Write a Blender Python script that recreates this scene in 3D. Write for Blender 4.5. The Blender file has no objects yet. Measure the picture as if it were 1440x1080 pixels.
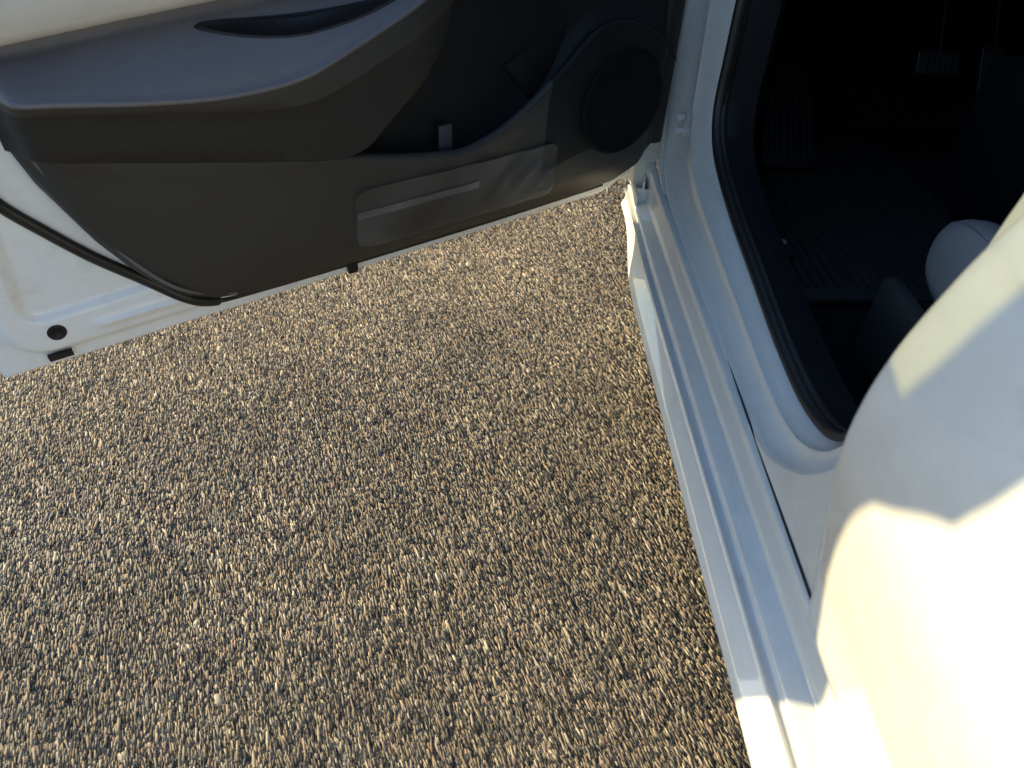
import bpy, bmesh, math, random
import numpy as np
from mathutils import Vector, Matrix

random.seed(7)
rng = np.random.default_rng(7)
scene = bpy.context.scene
COL = scene.collection

# ------------------------------------------------------------------ camera
# metres; car faces +Y, its left flank is x = 0, ground z = 0
yaw, pitch, roll = (math.radians(a) for a in (4.05, 42.49, 2.93))
fwd = Vector((math.sin(yaw) * math.cos(pitch), math.cos(yaw) * math.cos(pitch), -math.sin(pitch)))
r0 = Vector((math.cos(yaw), -math.sin(yaw), 0))
u0 = r0.cross(fwd)
right = r0 * math.cos(roll) + u0 * math.sin(roll)
up = u0 * math.cos(roll) - r0 * math.sin(roll)
cam_data = bpy.data.cameras.new('camera')
cam = bpy.data.objects.new('camera', cam_data)
COL.objects.link(cam)
m = Matrix((right, up, -fwd)).transposed().to_4x4()
m.translation = Vector((-0.321, -1.395, 1.038))
cam.matrix_world = m
cam_data.sensor_width = 36.0
cam_data.lens = 26.6125
cam_data.clip_start = 0.01
cam_data.clip_end = 2000.0
cam_data.dof.use_dof = True
cam_data.dof.focus_distance = 1.30
cam_data.dof.aperture_fstop = 6.0
scene.camera = cam

# ------------------------------------------------------------------ light
SUN_EL, SUN_AZ = math.radians(14.0), math.radians(-64.5)      # azimuth clockwise from +Y
world = bpy.data.worlds.new('World')
scene.world = world
world.use_nodes = True
wn = world.node_tree
sky = wn.nodes.new('ShaderNodeTexSky')
sky.sky_type = 'NISHITA'
sky.sun_disc = False
sky.sun_elevation = SUN_EL
sky.sun_rotation = SUN_AZ
sky.air_density = 1.0
sky.dust_density = 0.4
sky.ozone_density = 3.4
wn.links.new(sky.outputs['Color'], wn.nodes['Background'].inputs['Color'])
wn.nodes['Background'].inputs['Strength'].default_value = 0.125
to_sun = Vector((math.sin(SUN_AZ) * math.cos(SUN_EL), math.cos(SUN_AZ) * math.cos(SUN_EL), math.sin(SUN_EL)))
sun_data = bpy.data.lights.new('sun', 'SUN')
sun_data.energy = 3.8
sun_data.angle = math.radians(0.55)
sun_data.color = (1.0, 0.83, 0.47)
sun = bpy.data.objects.new('sun', sun_data)
COL.objects.link(sun)
sun.rotation_euler = to_sun.to_track_quat('Z', 'Y').to_euler()
sun.location = to_sun * 30

vs = scene.view_settings
vs.view_transform = 'Standard'
vs.look = 'None'
vs.gamma = 1.0
vs.use_curve_mapping = False
vs.exposure = 1.36
scene.render.engine = 'CYCLES'
scene.cycles.max_bounces = 10
scene.cycles.transparent_max_bounces = 16

# ------------------------------------------------------------------ helpers
def new_mat(name):
    mt = bpy.data.materials.new(name)
    mt.use_nodes = True
    return mt, mt.node_tree.nodes, mt.node_tree.links, mt.node_tree.nodes['Principled BSDF']

def grain_mat(name, col, rough, spec=0.5, bump=0.0, scale=900.0, var=0.0, var_scale=25.0, coat=0.0,
              coat_rough=0.03, sheen=0.0, rough_var=0.0, kind='NOISE'):
    mt, n, l, b = new_mat(name)
    b.inputs['Base Color'].default_value = (*col, 1)
    b.inputs['Roughness'].default_value = rough
    b.inputs['Specular IOR Level'].default_value = spec
    b.inputs['Coat Weight'].default_value = coat
    b.inputs['Coat Roughness'].default_value = coat_rough
    if sheen:
        b.inputs['Sheen Weight'].default_value = sheen
    tc = n.new('ShaderNodeTexCoord')
    if var or rough_var:
        nz = n.new('ShaderNodeTexNoise')
        nz.inputs['Scale'].default_value = var_scale
        nz.inputs['Detail'].default_value = 6
        nz.inputs['Roughness'].default_value = 0.65
        l.new(tc.outputs['Object'], nz.inputs['Vector'])
        if var:
            mr = n.new('ShaderNodeMapRange')
            mr.inputs['From Min'].default_value = 0.3
            mr.inputs['From Max'].default_value = 0.7
            mr.inputs['To Min'].default_value = 1 - var
            mr.inputs['To Max'].default_value = 1 + var
            l.new(nz.outputs['Fac'], mr.inputs['Value'])
            mx = n.new('ShaderNodeMix')
            mx.data_type = 'RGBA'
            mx.blend_type = 'MULTIPLY'
            mx.inputs[0].default_value = 1
            mx.inputs[6].default_value = (*col, 1)
            l.new(mr.outputs['Result'], mx.inputs[7])
            l.new(mx.outputs[2], b.inputs['Base Color'])
        if rough_var:
            mr2 = n.new('ShaderNodeMapRange')
            mr2.inputs['From Min'].default_value = 0.3
            mr2.inputs['From Max'].default_value = 0.7
            mr2.inputs['To Min'].default_value = max(0.0, rough - rough_var)
            mr2.inputs['To Max'].default_value = min(1.0, rough + rough_var)
            l.new(nz.outputs['Fac'], mr2.inputs['Value'])
            l.new(mr2.outputs['Result'], b.inputs['Roughness'])
    if bump:
        if kind == 'VORONOI':
            t = n.new('ShaderNodeTexVoronoi')
            out = t.outputs['Distance']
        else:
            t = n.new('ShaderNodeTexNoise')
            t.inputs['Detail'].default_value = 3
            out = t.outputs['Fac']
        t.inputs['Scale'].default_value = scale
        l.new(tc.outputs['Object'], t.inputs['Vector'])
        bp = n.new('ShaderNodeBump')
        bp.inputs['Strength'].default_value = bump
        bp.inputs['Distance'].default_value = 0.001
        l.new(out, bp.inputs['Height'])
        l.new(bp.outputs['Normal'], b.inputs['Normal'])
    return mt

M = {}
M['paint'] = grain_mat('white_paint', (0.655, 0.645, 0.605), 0.38, 0.5, coat=1.0, coat_rough=0.04,
                       var=0.035, var_scale=45, rough_var=0.06)
M['inner_paint'] = grain_mat('white_inner_paint', (0.87, 0.87, 0.86), 0.42, 0.5, coat=0.5, coat_rough=0.15, bump=0.03,
                             scale=80, var=0.03, var_scale=12)
M['plastic'] = grain_mat('charcoal_plastic', (0.034, 0.033, 0.031), 0.50, 0.5, bump=0.35, scale=1400, var=0.12,
                         var_scale=7, rough_var=0.06)
M['soft'] = grain_mat('charcoal_soft_trim', (0.045, 0.043, 0.043), 0.50, 0.45, bump=0.4, scale=1100, var=0.10,
                      var_scale=9, rough_var=0.05, kind='VORONOI')
M['pad'] = grain_mat('armrest_vinyl', (0.13, 0.12, 0.128), 0.38, 0.8, bump=0.35, scale=1200, var=0.08, var_scale=10,
                     kind='VORONOI', rough_var=0.05)
M['black'] = grain_mat('black_plastic', (0.010, 0.010, 0.012), 0.5, 0.35, bump=0.2, scale=900, var=0.1)
M['rubber'] = grain_mat('black_rubber', (0.016, 0.015, 0.014), 0.42, 0.45, bump=0.08, scale=500, var=0.15)
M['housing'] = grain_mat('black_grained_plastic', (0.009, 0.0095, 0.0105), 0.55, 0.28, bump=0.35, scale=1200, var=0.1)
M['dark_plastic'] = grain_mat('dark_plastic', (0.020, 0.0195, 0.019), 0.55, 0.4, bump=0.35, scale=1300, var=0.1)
M['carpet'] = grain_mat('black_carpet', (0.012, 0.012, 0.014), 0.95, 0.1, bump=1.0, scale=1500, var=0.3, var_scale=60)
M['grille'] = grain_mat('speaker_mesh', (0.006, 0.0063, 0.007), 0.7, 0.15, bump=1.0, scale=420, kind='VORONOI')
M['leather'] = grain_mat('light_grey_leather', (0.24, 0.24, 0.24), 0.45, 0.45, bump=0.25, scale=700, var=0.05,
                         var_scale=14, kind='VORONOI')
M['insert'] = grain_mat('warm_grey_leather', (0.66, 0.61, 0.54), 0.55, 0.4, bump=0.3, scale=800, var=0.05,
                        var_scale=12, kind='VORONOI')
M['fabric'] = grain_mat('navy_seat_fabric', (0.020, 0.022, 0.030), 0.85, 0.2, bump=0.8, scale=1600, var=0.15,
                        var_scale=40)
M['mat'] = grain_mat('mat_rubber', (0.030, 0.030, 0.031), 0.40, 0.5, bump=0.2, scale=300, var=0.15)
M['metal'] = grain_mat('brushed_steel', (0.45, 0.45, 0.46), 0.35, 0.5, bump=0.1, scale=600)
M['metal'].node_tree.nodes['Principled BSDF'].inputs['Metallic'].default_value = 1.0
M['thread'] = grain_mat('grey_thread', (0.16, 0.16, 0.17), 0.8, 0.2)
M['tab'] = grain_mat('grey_tab_plastic', (0.045, 0.045, 0.055), 0.5, 0.4, var=0.1)

def add_dust(mt, amount, scale):
    n, l = mt.node_tree.nodes, mt.node_tree.links
    b = n['Principled BSDF']
    tc = n.new('ShaderNodeTexCoord')
    mp = n.new('ShaderNodeMapping')
    mp.inputs['Scale'].default_value = (1, 0.25, 1)
    nz = n.new('ShaderNodeTexNoise')
    nz.inputs['Scale'].default_value = scale
    nz.inputs['Detail'].default_value = 9
    nz.inputs['Roughness'].default_value = 0.75
    l.new(tc.outputs['Object'], mp.inputs['Vector'])
    l.new(mp.outputs['Vector'], nz.inputs['Vector'])
    mr = n.new('ShaderNodeMapRange')
    mr.inputs['From Min'].default_value = 0.52
    mr.inputs['From Max'].default_value = 0.78
    mr.inputs['To Max'].default_value = amount
    l.new(nz.outputs['Fac'], mr.inputs['Value'])
    mx = n.new('ShaderNodeMix')
    mx.data_type = 'RGBA'
    src = b.inputs['Base Color'].links[0].from_socket
    l.new(mr.outputs['Result'], mx.inputs[0])
    l.new(src, mx.inputs[6])
    mx.inputs[7].default_value = (0.30, 0.26, 0.21, 1)
    l.new(mx.outputs[2], b.inputs['Base Color'])
    inv = n.new('ShaderNodeMath')
    inv.operation = 'SUBTRACT'
    inv.inputs[0].default_value = b.inputs['Coat Weight'].default_value
    l.new(mr.outputs['Result'], inv.inputs[1])
    l.new(inv.outputs[0], b.inputs['Coat Weight'])

add_dust(M['paint'], 0.30, 38)
add_dust(M['inner_paint'], 0.25, 30)

def clear_mat(name, tint, gloss_rough, face=0.04, haze=0.0, haze_col=(0.6, 0.6, 0.6), wrinkle=0.0, wscale=30):
    mt = bpy.data.materials.new(name)
    mt.use_nodes = True
    n, l = mt.node_tree.nodes, mt.node_tree.links
    n.clear()
    out = n.new('ShaderNodeOutputMaterial')
    tr = n.new('ShaderNodeBsdfTransparent')
    tr.inputs['Color'].default_value = (*tint, 1)
    gl = n.new('ShaderNodeBsdfGlossy')
    gl.inputs['Roughness'].default_value = gloss_rough
    fr = n.new('ShaderNodeFresnel')
    fr.inputs['IOR'].default_value = 1.5
    mix = n.new('ShaderNodeMixShader')
    l.new(fr.outputs['Fac'], mix.inputs['Fac'])
    base = tr
    if haze:
        df = n.new('ShaderNodeBsdfDiffuse')
        df.inputs['Color'].default_value = (*haze_col, 1)
        m0 = n.new('ShaderNodeMixShader')
        tc0 = n.new('ShaderNodeTexCoord')
        nz0 = n.new('ShaderNodeTexNoise')
        nz0.inputs['Scale'].default_value = 14
        nz0.inputs['Detail'].default_value = 5
        mr0 = n.new('ShaderNodeMapRange')
        mr0.inputs['From Min'].default_value = 0.35
        mr0.inputs['From Max'].default_value = 0.7
        mr0.inputs['To Min'].default_value = haze * 0.5
        mr0.inputs['To Max'].default_value = haze * 1.6
        l.new(tc0.outputs['Object'], nz0.inputs['Vector'])
        l.new(nz0.outputs['Fac'], mr0.inputs['Value'])
        l.new(mr0.outputs['Result'], m0.inputs['Fac'])
        l.new(tr.outputs[0], m0.inputs[1])
        l.new(df.outputs[0], m0.inputs[2])
        base = m0
    l.new(base.outputs[0], mix.inputs[1])
    l.new(gl.outputs[0], mix.inputs[2])
    if wrinkle:
        tc = n.new('ShaderNodeTexCoord')
        nz = n.new('ShaderNodeTexNoise')
        nz.inputs['Scale'].default_value = wscale
        nz.inputs['Detail'].default_value = 4
        l.new(tc.outputs['Object'], nz.inputs['Vector'])
        bp = n.new('ShaderNodeBump')
        bp.inputs['Strength'].default_value = wrinkle
        bp.inputs['Distance'].default_value = 0.004
        l.new(nz.outputs['Fac'], bp.inputs['Height'])
        l.new(bp.outputs['Normal'], gl.inputs['Normal'])
        l.new(bp.outputs['Normal'], fr.inputs['Normal'])
    l.new(mix.outputs[0], out.inputs['Surface'])
    return mt

M['glass'] = clear_mat('tinted_window_glass', (0.21, 0.22, 0.12), 0.0)
M['dark_glass'] = clear_mat('dark_window_glass', (0.10, 0.11, 0.10), 0.0)
M['film'] = clear_mat('clear_film', (0.90, 0.90, 0.90), 0.34, haze=0.085, haze_col=(0.50, 0.51, 0.53), wrinkle=0.25)

M['fold'] = clear_mat('film_crease', (0.85, 0.85, 0.85), 0.30, haze=0.16, haze_col=(0.6, 0.6, 0.6), wrinkle=0.3, wscale=80)

def mesh_obj(name, verts, faces, mat, parent=None, smooth=True, sharp=None):
    me = bpy.data.meshes.new(name)
    me.from_pydata([tuple(v) for v in verts], [], faces)
    me.validate()
    if smooth:
        me.polygons.foreach_set('use_smooth', [True] * len(me.polygons))
        if sharp is not None:
            me.set_sharp_from_angle(angle=math.radians(sharp))
    me.materials.append(M[mat] if isinstance(mat, str) else mat)
    o = bpy.data.objects.new(name, me)
    COL.objects.link(o)
    if parent is not None:
        o.parent = parent
    return o

class MB:
    """collects pieces of one part"""
    def __init__(self):
        self.v, self.f = [], []
    def add(self, v, f):
        k = len(self.v)
        self.v += [tuple(p) for p in v]
        self.f += [[i + k for i in q] for q in f]
        return self
    def grid(self, rows, close_u=False, flip=False):
        nr, nc = len(rows), len(rows[0])
        v = [p for row in rows for p in row]
        f = []
        for i in range(nr - 1):
            for j in range(nc - 1 + (1 if close_u else 0)):
                a, b = i * nc + j, i * nc + (j + 1) % nc
                c, d = a + nc, b + nc
                f.append([a, c, d, b] if flip else [a, b, d, c])
        return self.add(v, f)
    def tube(self, path, rad, seg=10, caps=True):
        path = [Vector(p) for p in path]
        rows = []
        prev = None
        for i, p in enumerate(path):
            t = (path[min(i + 1, len(path) - 1)] - path[max(i - 1, 0)]).normalized()
            if prev is None:
                ref = Vector((0, 0, 1)) if abs(t.z) < 0.9 else Vector((1, 0, 0))
                prev = t.cross(ref).normalized()
            a = (prev - t * prev.dot(t)).normalized()
            prev = a
            b = t.cross(a)
            rr = rad[i] if isinstance(rad, list) else rad
            ra, rb = rr if isinstance(rr, tuple) else (rr, rr)
            rows.append([p + a * ra * math.cos(2 * math.pi * k / seg) + b * rb * math.sin(2 * math.pi * k / seg)
                         for k in range(seg)])
        base = len(self.v)
        self.grid(rows, close_u=True)
        if caps:
            self.f.append([base + k for k in range(seg)][::-1])
            self.f.append([base + (len(rows) - 1) * seg + k for k in range(seg)])
        return self
    def box(self, c, size, bev=0.004, rot=None):
        bm = bmesh.new()
        bmesh.ops.create_cube(bm, size=1.0)
        for v in bm.verts:
            v.co = Vector((v.co.x * size[0], v.co.y * size[1], v.co.z * size[2]))
        if bev:
            bmesh.ops.bevel(bm, geom=bm.edges[:], offset=bev, segments=2, affect='EDGES', profile=0.6)
        mt = Matrix.Translation(Vector(c)) @ (rot.to_4x4() if rot is not None else Matrix.Identity(4))
        bm.transform(mt)
        bm.verts.index_update()
        self.add([v.co.copy() for v in bm.verts], [[v.index for v in f.verts] for f in bm.faces])
        bm.free()
        return self
    def build(self, name, mat, parent=None, smooth=True, sharp=35):
        return mesh_obj(name, self.v, self.f, mat, parent, smooth, sharp)

def interp(x, pts):
    """piecewise smooth (Catmull-Rom like, monotone-safe) curve through sorted pts"""
    xs = [p[0] for p in pts]
    if x <= xs[0]:
        return pts[0][1]
    if x >= xs[-1]:
        return pts[-1][1]
    i = max(k for k in range(len(xs) - 1) if xs[k] <= x)
    h = xs[i + 1] - xs[i]
    t = (x - xs[i]) / h
    def slope(k):
        if k == 0:
            return (pts[1][1] - pts[0][1]) / (xs[1] - xs[0])
        if k == len(xs) - 1:
            return (pts[-1][1] - pts[-2][1]) / (xs[-1] - xs[-2])
        return (pts[k + 1][1] - pts[k - 1][1]) / (xs[k + 1] - xs[k - 1])
    m0, m1 = slope(i) * h, slope(i + 1) * h
    return ((2 * t**3 - 3 * t**2 + 1) * pts[i][1] + (t**3 - 2 * t**2 + t) * m0 +
            (-2 * t**3 + 3 * t**2) * pts[i + 1][1] + (t**3 - t**2) * m1)

def catmull(pts, n=8):
    P = [Vector(p) for p in pts]
    out = []
    for i in range(len(P) - 1):
        p0, p1, p2, p3 = P[max(i - 1, 0)], P[i], P[i + 1], P[min(i + 2, len(P) - 1)]
        for k in range(n):
            t = k / n
            out.append(0.5 * ((2 * p1) + (p2 - p0) * t + (2 * p0 - 5 * p1 + 4 * p2 - p3) * t * t +
                              (3 * p1 - p0 - 3 * p2 + p3) * t**3))
    out.append(P[-1])
    return out

def fillet(poly, r=0.003, n=3):
    """round the inner corners of an open 2D polyline"""
    out = [Vector(poly[0])]
    for i in range(1, len(poly) - 1):
        a, b, c = Vector(poly[i - 1]), Vector(poly[i]), Vector(poly[i + 1])
        d = min(r, (a - b).length * 0.45, (c - b).length * 0.45)
        p, q = b + (a - b).normalized() * d, b + (c - b).normalized() * d
        for k in range(n + 1):
            t = k / n
            out.append((1 - t)**2 * p + 2 * t * (1 - t) * b + t * t * q)
    out.append(Vector(poly[-1]))
    return out

def sm(x, a, b):
    t = min(1, max(0, (x - a) / (b - a)))
    return t * t * (3 - 2 * t)

# ------------------------------------------------------------------ ground
def asphalt_mat():
    mt, n, l, b = new_mat('asphalt')
    tc = n.new('ShaderNodeTexCoord')
    vo = n.new('ShaderNodeTexVoronoi')
    vo.inputs['Scale'].default_value = 210
    l.new(tc.outputs['Object'], vo.inputs['Vector'])
    sep = n.new('ShaderNodeSeparateColor')
    l.new(vo.outputs['Color'], sep.inputs['Color'])
    rp = n.new('ShaderNodeValToRGB')
    rp.color_ramp.elements[0].color = (0.075, 0.066, 0.055, 1)
    rp.color_ramp.elements[1].color = (0.36, 0.295, 0.215, 1)
    e = rp.color_ramp.elements.new(0.5)
    e.color = (0.18, 0.15, 0.115, 1)
    l.new(sep.outputs['Red'], rp.inputs['Fac'])
    dk = n.new('ShaderNodeMapRange')
    dk.inputs['From Min'].default_value = 0.25
    dk.inputs['From Max'].default_value = 0.65
    dk.inputs['To Min'].default_value = 1.0
    dk.inputs['To Max'].default_value = 0.4
    l.new(vo.outputs['Distance'], dk.inputs['Value'])
    mx = n.new('ShaderNodeMix')
    mx.data_type = 'RGBA'
    mx.blend_type = 'MULTIPLY'
    mx.inputs[0].default_value = 1
    l.new(rp.outputs['Color'], mx.inputs[6])
    l.new(dk.outputs['Result'], mx.inputs[7])
    l.new(mx.outputs[2], b.inputs['Base Color'])
    b.inputs['Roughness'].default_value = 0.8
    bp = n.new('ShaderNodeBump')
    bp.inputs['Strength'].default_value = 0.8
    bp.inputs['Distance'].default_value = 0.004
    bp.invert = True
    l.new(vo.outputs['Distance'], bp.inputs['Height'])
    l.new(bp.outputs['Normal'], b.inputs['Normal'])
    return mt

M['asphalt'] = asphalt_mat()
g = 600.0
ground = mesh_obj('ground', [(-g, -g, 0), (g, -g, 0), (g, g, 0), (-g, g, 0)], [[0, 1, 2, 3]], 'asphalt', smooth=False)
ground['kind'] = 'structure'

def chip_mat():
    mt, n, l, b = new_mat('aggregate')
    at = n.new('ShaderNodeAttribute')
    at.attribute_name = 'stone'
    tc = n.new('ShaderNodeTexCoord')
    nz = n.new('ShaderNodeTexNoise')
    nz.inputs['Scale'].default_value = 700
    nz.inputs['Detail'].default_value = 3
    l.new(tc.outputs['Object'], nz.inputs['Vector'])
    big = n.new('ShaderNodeTexNoise')
    big.inputs['Scale'].default_value = 4
    big.inputs['Detail'].default_value = 8
    big.inputs['Roughness'].default_value = 0.62
    l.new(tc.outputs['Object'], big.inputs['Vector'])
    mr = n.new('ShaderNodeMapRange')
    mr.inputs['From Min'].default_value = 0.25
    mr.inputs['From Max'].default_value = 0.75
    mr.inputs['To Min'].default_value = 0.65
    mr.inputs['To Max'].default_value = 1.35
    l.new(nz.outputs['Fac'], mr.inputs['Value'])
    mr2 = n.new('ShaderNodeMapRange')
    mr2.inputs['From Min'].default_value = 0.3
    mr2.inputs['From Max'].default_value = 0.7
    mr2.inputs['To Min'].default_value = 0.68
    mr2.inputs['To Max'].default_value = 1.22
    l.new(big.outputs['Fac'], mr2.inputs['Value'])
    mu = n.new('ShaderNodeMath')
    mu.operation = 'MULTIPLY'
    l.new(mr.outputs['Result'], mu.inputs[0])
    l.new(mr2.outputs['Result'], mu.inputs[1])
    mx = n.new('ShaderNodeMix')
    mx.data_type = 'RGBA'
    mx.blend_type = 'MULTIPLY'
    mx.inputs[0].default_value = 1
    l.new(at.outputs['Color'], mx.inputs[6])
    l.new(mu.outputs[0], mx.inputs[7])
    l.new(mx.outputs[2], b.inputs['Base Color'])
    b.inputs['Roughness'].default_value = 0.75
    b.inputs['Specular IOR Level'].default_value = 0.25
    bp = n.new('ShaderNodeBump')
    bp.inputs['Strength'].default_value = 0.35
    bp.inputs['Distance'].default_value = 0.001
    l.new(nz.outputs['Fac'], bp.inputs['Height'])
    l.new(bp.outputs['Normal'], b.inputs['Normal'])
    return mt

def build_chips():
    # stones drawn out one way to imitate motion-blur streaks: rows along that direction
    gu, gv_ = np.array([0.36, -0.933]), np.array([0.933, 0.36])
    x0, x1, y0, y1 = -2.15, 0.14, -1.70, 0.75
    du, dv = 0.0118, 0.0027
    mx_, my_ = (x0 + x1) / 2, (y0 + y1) / 2
    nu_, nv_ = int(3.5 / du), int(3.5 / dv)
    iu, iv = np.meshgrid(np.arange(nu_) - nu_ / 2, np.arange(nv_) - nv_ / 2)
    off = rng.uniform(0, 1, nv_)[:, None]
    pu = (iu + off + rng.uniform(-0.42, 0.42, iu.shape)) * du
    pv = (iv + rng.uniform(-0.45, 0.45, iu.shape)) * dv
    cx = (mx_ + pu * gu[0] + pv * gv_[0]).ravel()
    cy = (my_ + pu * gu[1] + pv * gv_[1]).ravel()
    keep = (cx > x0) & (cx < x1) & (cy > y0) & (cy < y1)
    cx, cy = cx[keep], cy[keep]
    N = len(cx)
    K = 5
    size = np.clip(rng.lognormal(math.log(0.0036), 0.30, N), 0.0016, 0.0075)
    big_ = rng.uniform(0, 1, N) < 0.05
    size = np.where(big_, size * rng.uniform(1.0, 1.5, N), size)
    asp = np.where(big_, rng.uniform(1.3, 2.6, N), rng.uniform(3.0, 8.0, N))
    ang = math.atan2(-0.93, 0.36) + rng.normal(0, 0.10, N)
    ph = (np.arange(K)[None, :] + rng.uniform(-0.28, 0.28, (N, K))) * 2 * np.pi / K
    rad = size[:, None] * rng.uniform(0.8, 1.12, (N, K))
    lx = rad * np.cos(ph) * np.sqrt(asp)[:, None]
    ly = rad * np.sin(ph) / np.sqrt(asp)[:, None]
    ca, sa = np.cos(ang)[:, None], np.sin(ang)[:, None]
    wx, wy = lx * ca - ly * sa, lx * sa + ly * ca
    tx, ty = rng.normal(0, 0.10, N)[:, None], rng.normal(0, 0.10, N)[:, None]
    top = np.clip(rng.normal(0.00062, 0.00028, N), 0.0002, 0.0020)[:, None]
    shrink = rng.uniform(0.72, 0.88, N)[:, None]
    zt = top + tx * wx * shrink + ty * wy * shrink
    zt = np.maximum(zt, 0.0002)
    V = np.zeros((N, 2 * K, 3))
    V[:, :K, 0] = cx[:, None] + wx * shrink
    V[:, :K, 1] = cy[:, None] + wy * shrink
    V[:, :K, 2] = zt
    V[:, K:, 0] = cx[:, None] + wx
    V[:, K:, 1] = cy[:, None] + wy
    V[:, K:, 2] = -0.0012
    base = (np.arange(N) * 2 * K)[:, None]
    topf = base + np.arange(K)[None, :]
    k = np.arange(K)
    k2 = (k + 1) % K
    side = np.stack([k + K, k2 + K, k2, k], 1)
    sidef = base[:, None, :] + side[None, :, :]
    loops = np.concatenate([topf, sidef.reshape(N, -1)], 1).ravel()
    counts = np.tile(np.array([K] + [4] * K), N)
    starts = np.concatenate([[0], np.cumsum(counts)[:-1]])
    me = bpy.data.meshes.new('asphalt_stones')
    me.vertices.add(N * 2 * K)
    me.vertices.foreach_set('co', V.ravel())
    me.loops.add(len(loops))
    me.loops.foreach_set('vertex_index', loops)
    me.polygons.add(len(counts))
    me.polygons.foreach_set('loop_start', starts)
    me.polygons.foreach_set('loop_total', counts)
    me.update(calc_edges=True)
    pal = np.array([[0.37, 0.305, 0.235], [0.28, 0.225, 0.17], [0.22, 0.20, 0.18], [0.52, 0.45, 0.36],
                    [0.10, 0.09, 0.082], [0.035, 0.035, 0.038], [0.31, 0.215, 0.16]])
    idx = rng.choice(len(pal), N, p=[0.22, 0.20, 0.19, 0.08, 0.13, 0.13, 0.05])
    colr = pal[idx] * np.array([0.84, 0.80, 0.72]) * rng.uniform(0.88, 1.40, (N, 1))
    c4 = np.concatenate([colr, np.ones((N, 1))], 1)
    at = me.attributes.new('stone', 'FLOAT_COLOR', 'POINT')
    at.data.foreach_set('color', np.repeat(c4, 2 * K, 0).ravel())
    me.materials.append(chip_mat())
    o = bpy.data.objects.new('asphalt_stones', me)
    COL.objects.link(o)
    o['kind'] = 'stuff'
    o['label'] = 'tan and grey stone chips set in the sunlit asphalt'
    o['category'] = 'gravel'
    return o

build_chips()

# ------------------------------------------------------------------ the car
car = bpy.data.objects.new('car', None)
car.location = (0, 0, 0)
COL.objects.link(car)
car['label'] = 'white car with its front door swung open over the asphalt'
car['category'] = 'car'

# --- rocker panel: stepped profile swept along the flank
prof = [(0.075, 0.140), (0.020, 0.145), (-0.012, 0.180), (-0.030, 0.222), (-0.0345, 0.235), (-0.029, 0.245), (-0.0115, 0.2660), (-0.0095, 0.2695), (-0.0065, 0.2695), (-0.0050, 0.2672), (0.0025, 0.2680),
        (0.005, 0.2775), (0.010, 0.280), (0.029, 0.287), (0.0315, 0.294), (0.0265, 0.336), (0.029, 0.3455),
        (0.036, 0.3495), (0.042, 0.350)]
pr = fillet([Vector((a, b)) for a, b in prof], 0.0022, 3)
rows = []
for y in [0.055, 0.03, 0.0, -0.03, -0.06, -0.09, -0.12, -0.16, -0.20, -0.25, -0.32, -0.4, -0.5, -0.62, -0.75, -0.9, -1.1,
          -1.3, -1.6, -2.0, -2.25]:
    k = sm(y, -0.30, 0.02)
    row = []
    for p in pr:
        low = 1 - sm(p.y, 0.20, 0.29)
        row.append((p.x + 0.030 * k * (1 - sm(p.y, 0.255, 0.275)), y, p.y))
    rows.append(row)
MB().grid(rows).build('rocker_panel', 'paint', car, sharp=60)

# --- door opening flange and pillars: loft from the seal out to the body skin
ST = [  # seal edge, outer edge
    ((0.120, -0.030, 1.02), (0.030, 0.120, 1.02)), ((0.108, -0.085, 0.80), (0.036, 0.055, 0.78)),
    ((0.100, -0.110, 0.69), (0.041, 0.030, 0.65)), ((0.098, -0.118, 0.60), (0.046, 0.018, 0.52)),
    ((0.096, -0.128, 0.52), (0.050, 0.000, 0.42)), ((0.095, -0.165, 0.472), (0.046, -0.045, 0.372)),
    ((0.095, -0.235, 0.443), (0.040, -0.15, 0.352)), ((0.093, -0.35, 0.425), (0.037, -0.30, 0.350)),
    ((0.092, -0.48, 0.412), (0.037, -0.47, 0.350)), ((0.090, -0.60, 0.401), (0.037, -0.60, 0.350)),
    ((0.090, -0.70, 0.396), (0.037, -0.70, 0.350)), ((0.090, -0.765, 0.403), (0.037, -0.776, 0.360)),
    ((0.089, -0.815, 0.423), (0.037, -0.826, 0.386)), ((0.088, -0.845, 0.455), (0.036, -0.885, 0.440)),
    ((0.088, -0.868, 0.52), (0.035, -0.925, 0.51)), ((0.090, -0.885, 0.62), (0.034, -0.945, 0.62)),
    ((0.100, -0.90, 0.80), (0.034, -0.965, 0.80)), ((0.130, -0.92, 1.02), (0.050, -0.985, 1.02)),
    ((0.20, -0.93, 1.36), (0.16, -0.985, 1.36))]
seal_path = catmull([s for s, e in ST], 6)
edge_path = catmull([e for s, e in ST], 6)
fl = MB()
rows = []
for S, E in zip(seal_path, edge_path):
    d = E - S
    nrm = Vector((-1, 0, 0.0))
    onsill = sm(S.z, 0.55, 0.43)
    nrm = (Vector((-0.8, 0, 0.6)) * onsill + Vector((-1, 0, 0)) * (1 - onsill)).normalized()
    row = []
    for t, b in ((0.0, -0.022), (0.0, -0.004), (0.015, 0.0005), (0.05, 0.002), (0.2, 0.0035), (0.35, 0.0042), (0.395, 0.0062), (0.43, 0.0026),
                 (0.50, -0.0005), (0.62, -0.003), (0.78, -0.004), (0.88, -0.002), (0.95, 0.0), (1.0, -0.0005)):
        row.append(S + d * t + nrm * b)
    rows.append(row)
fl.grid(rows)
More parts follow.
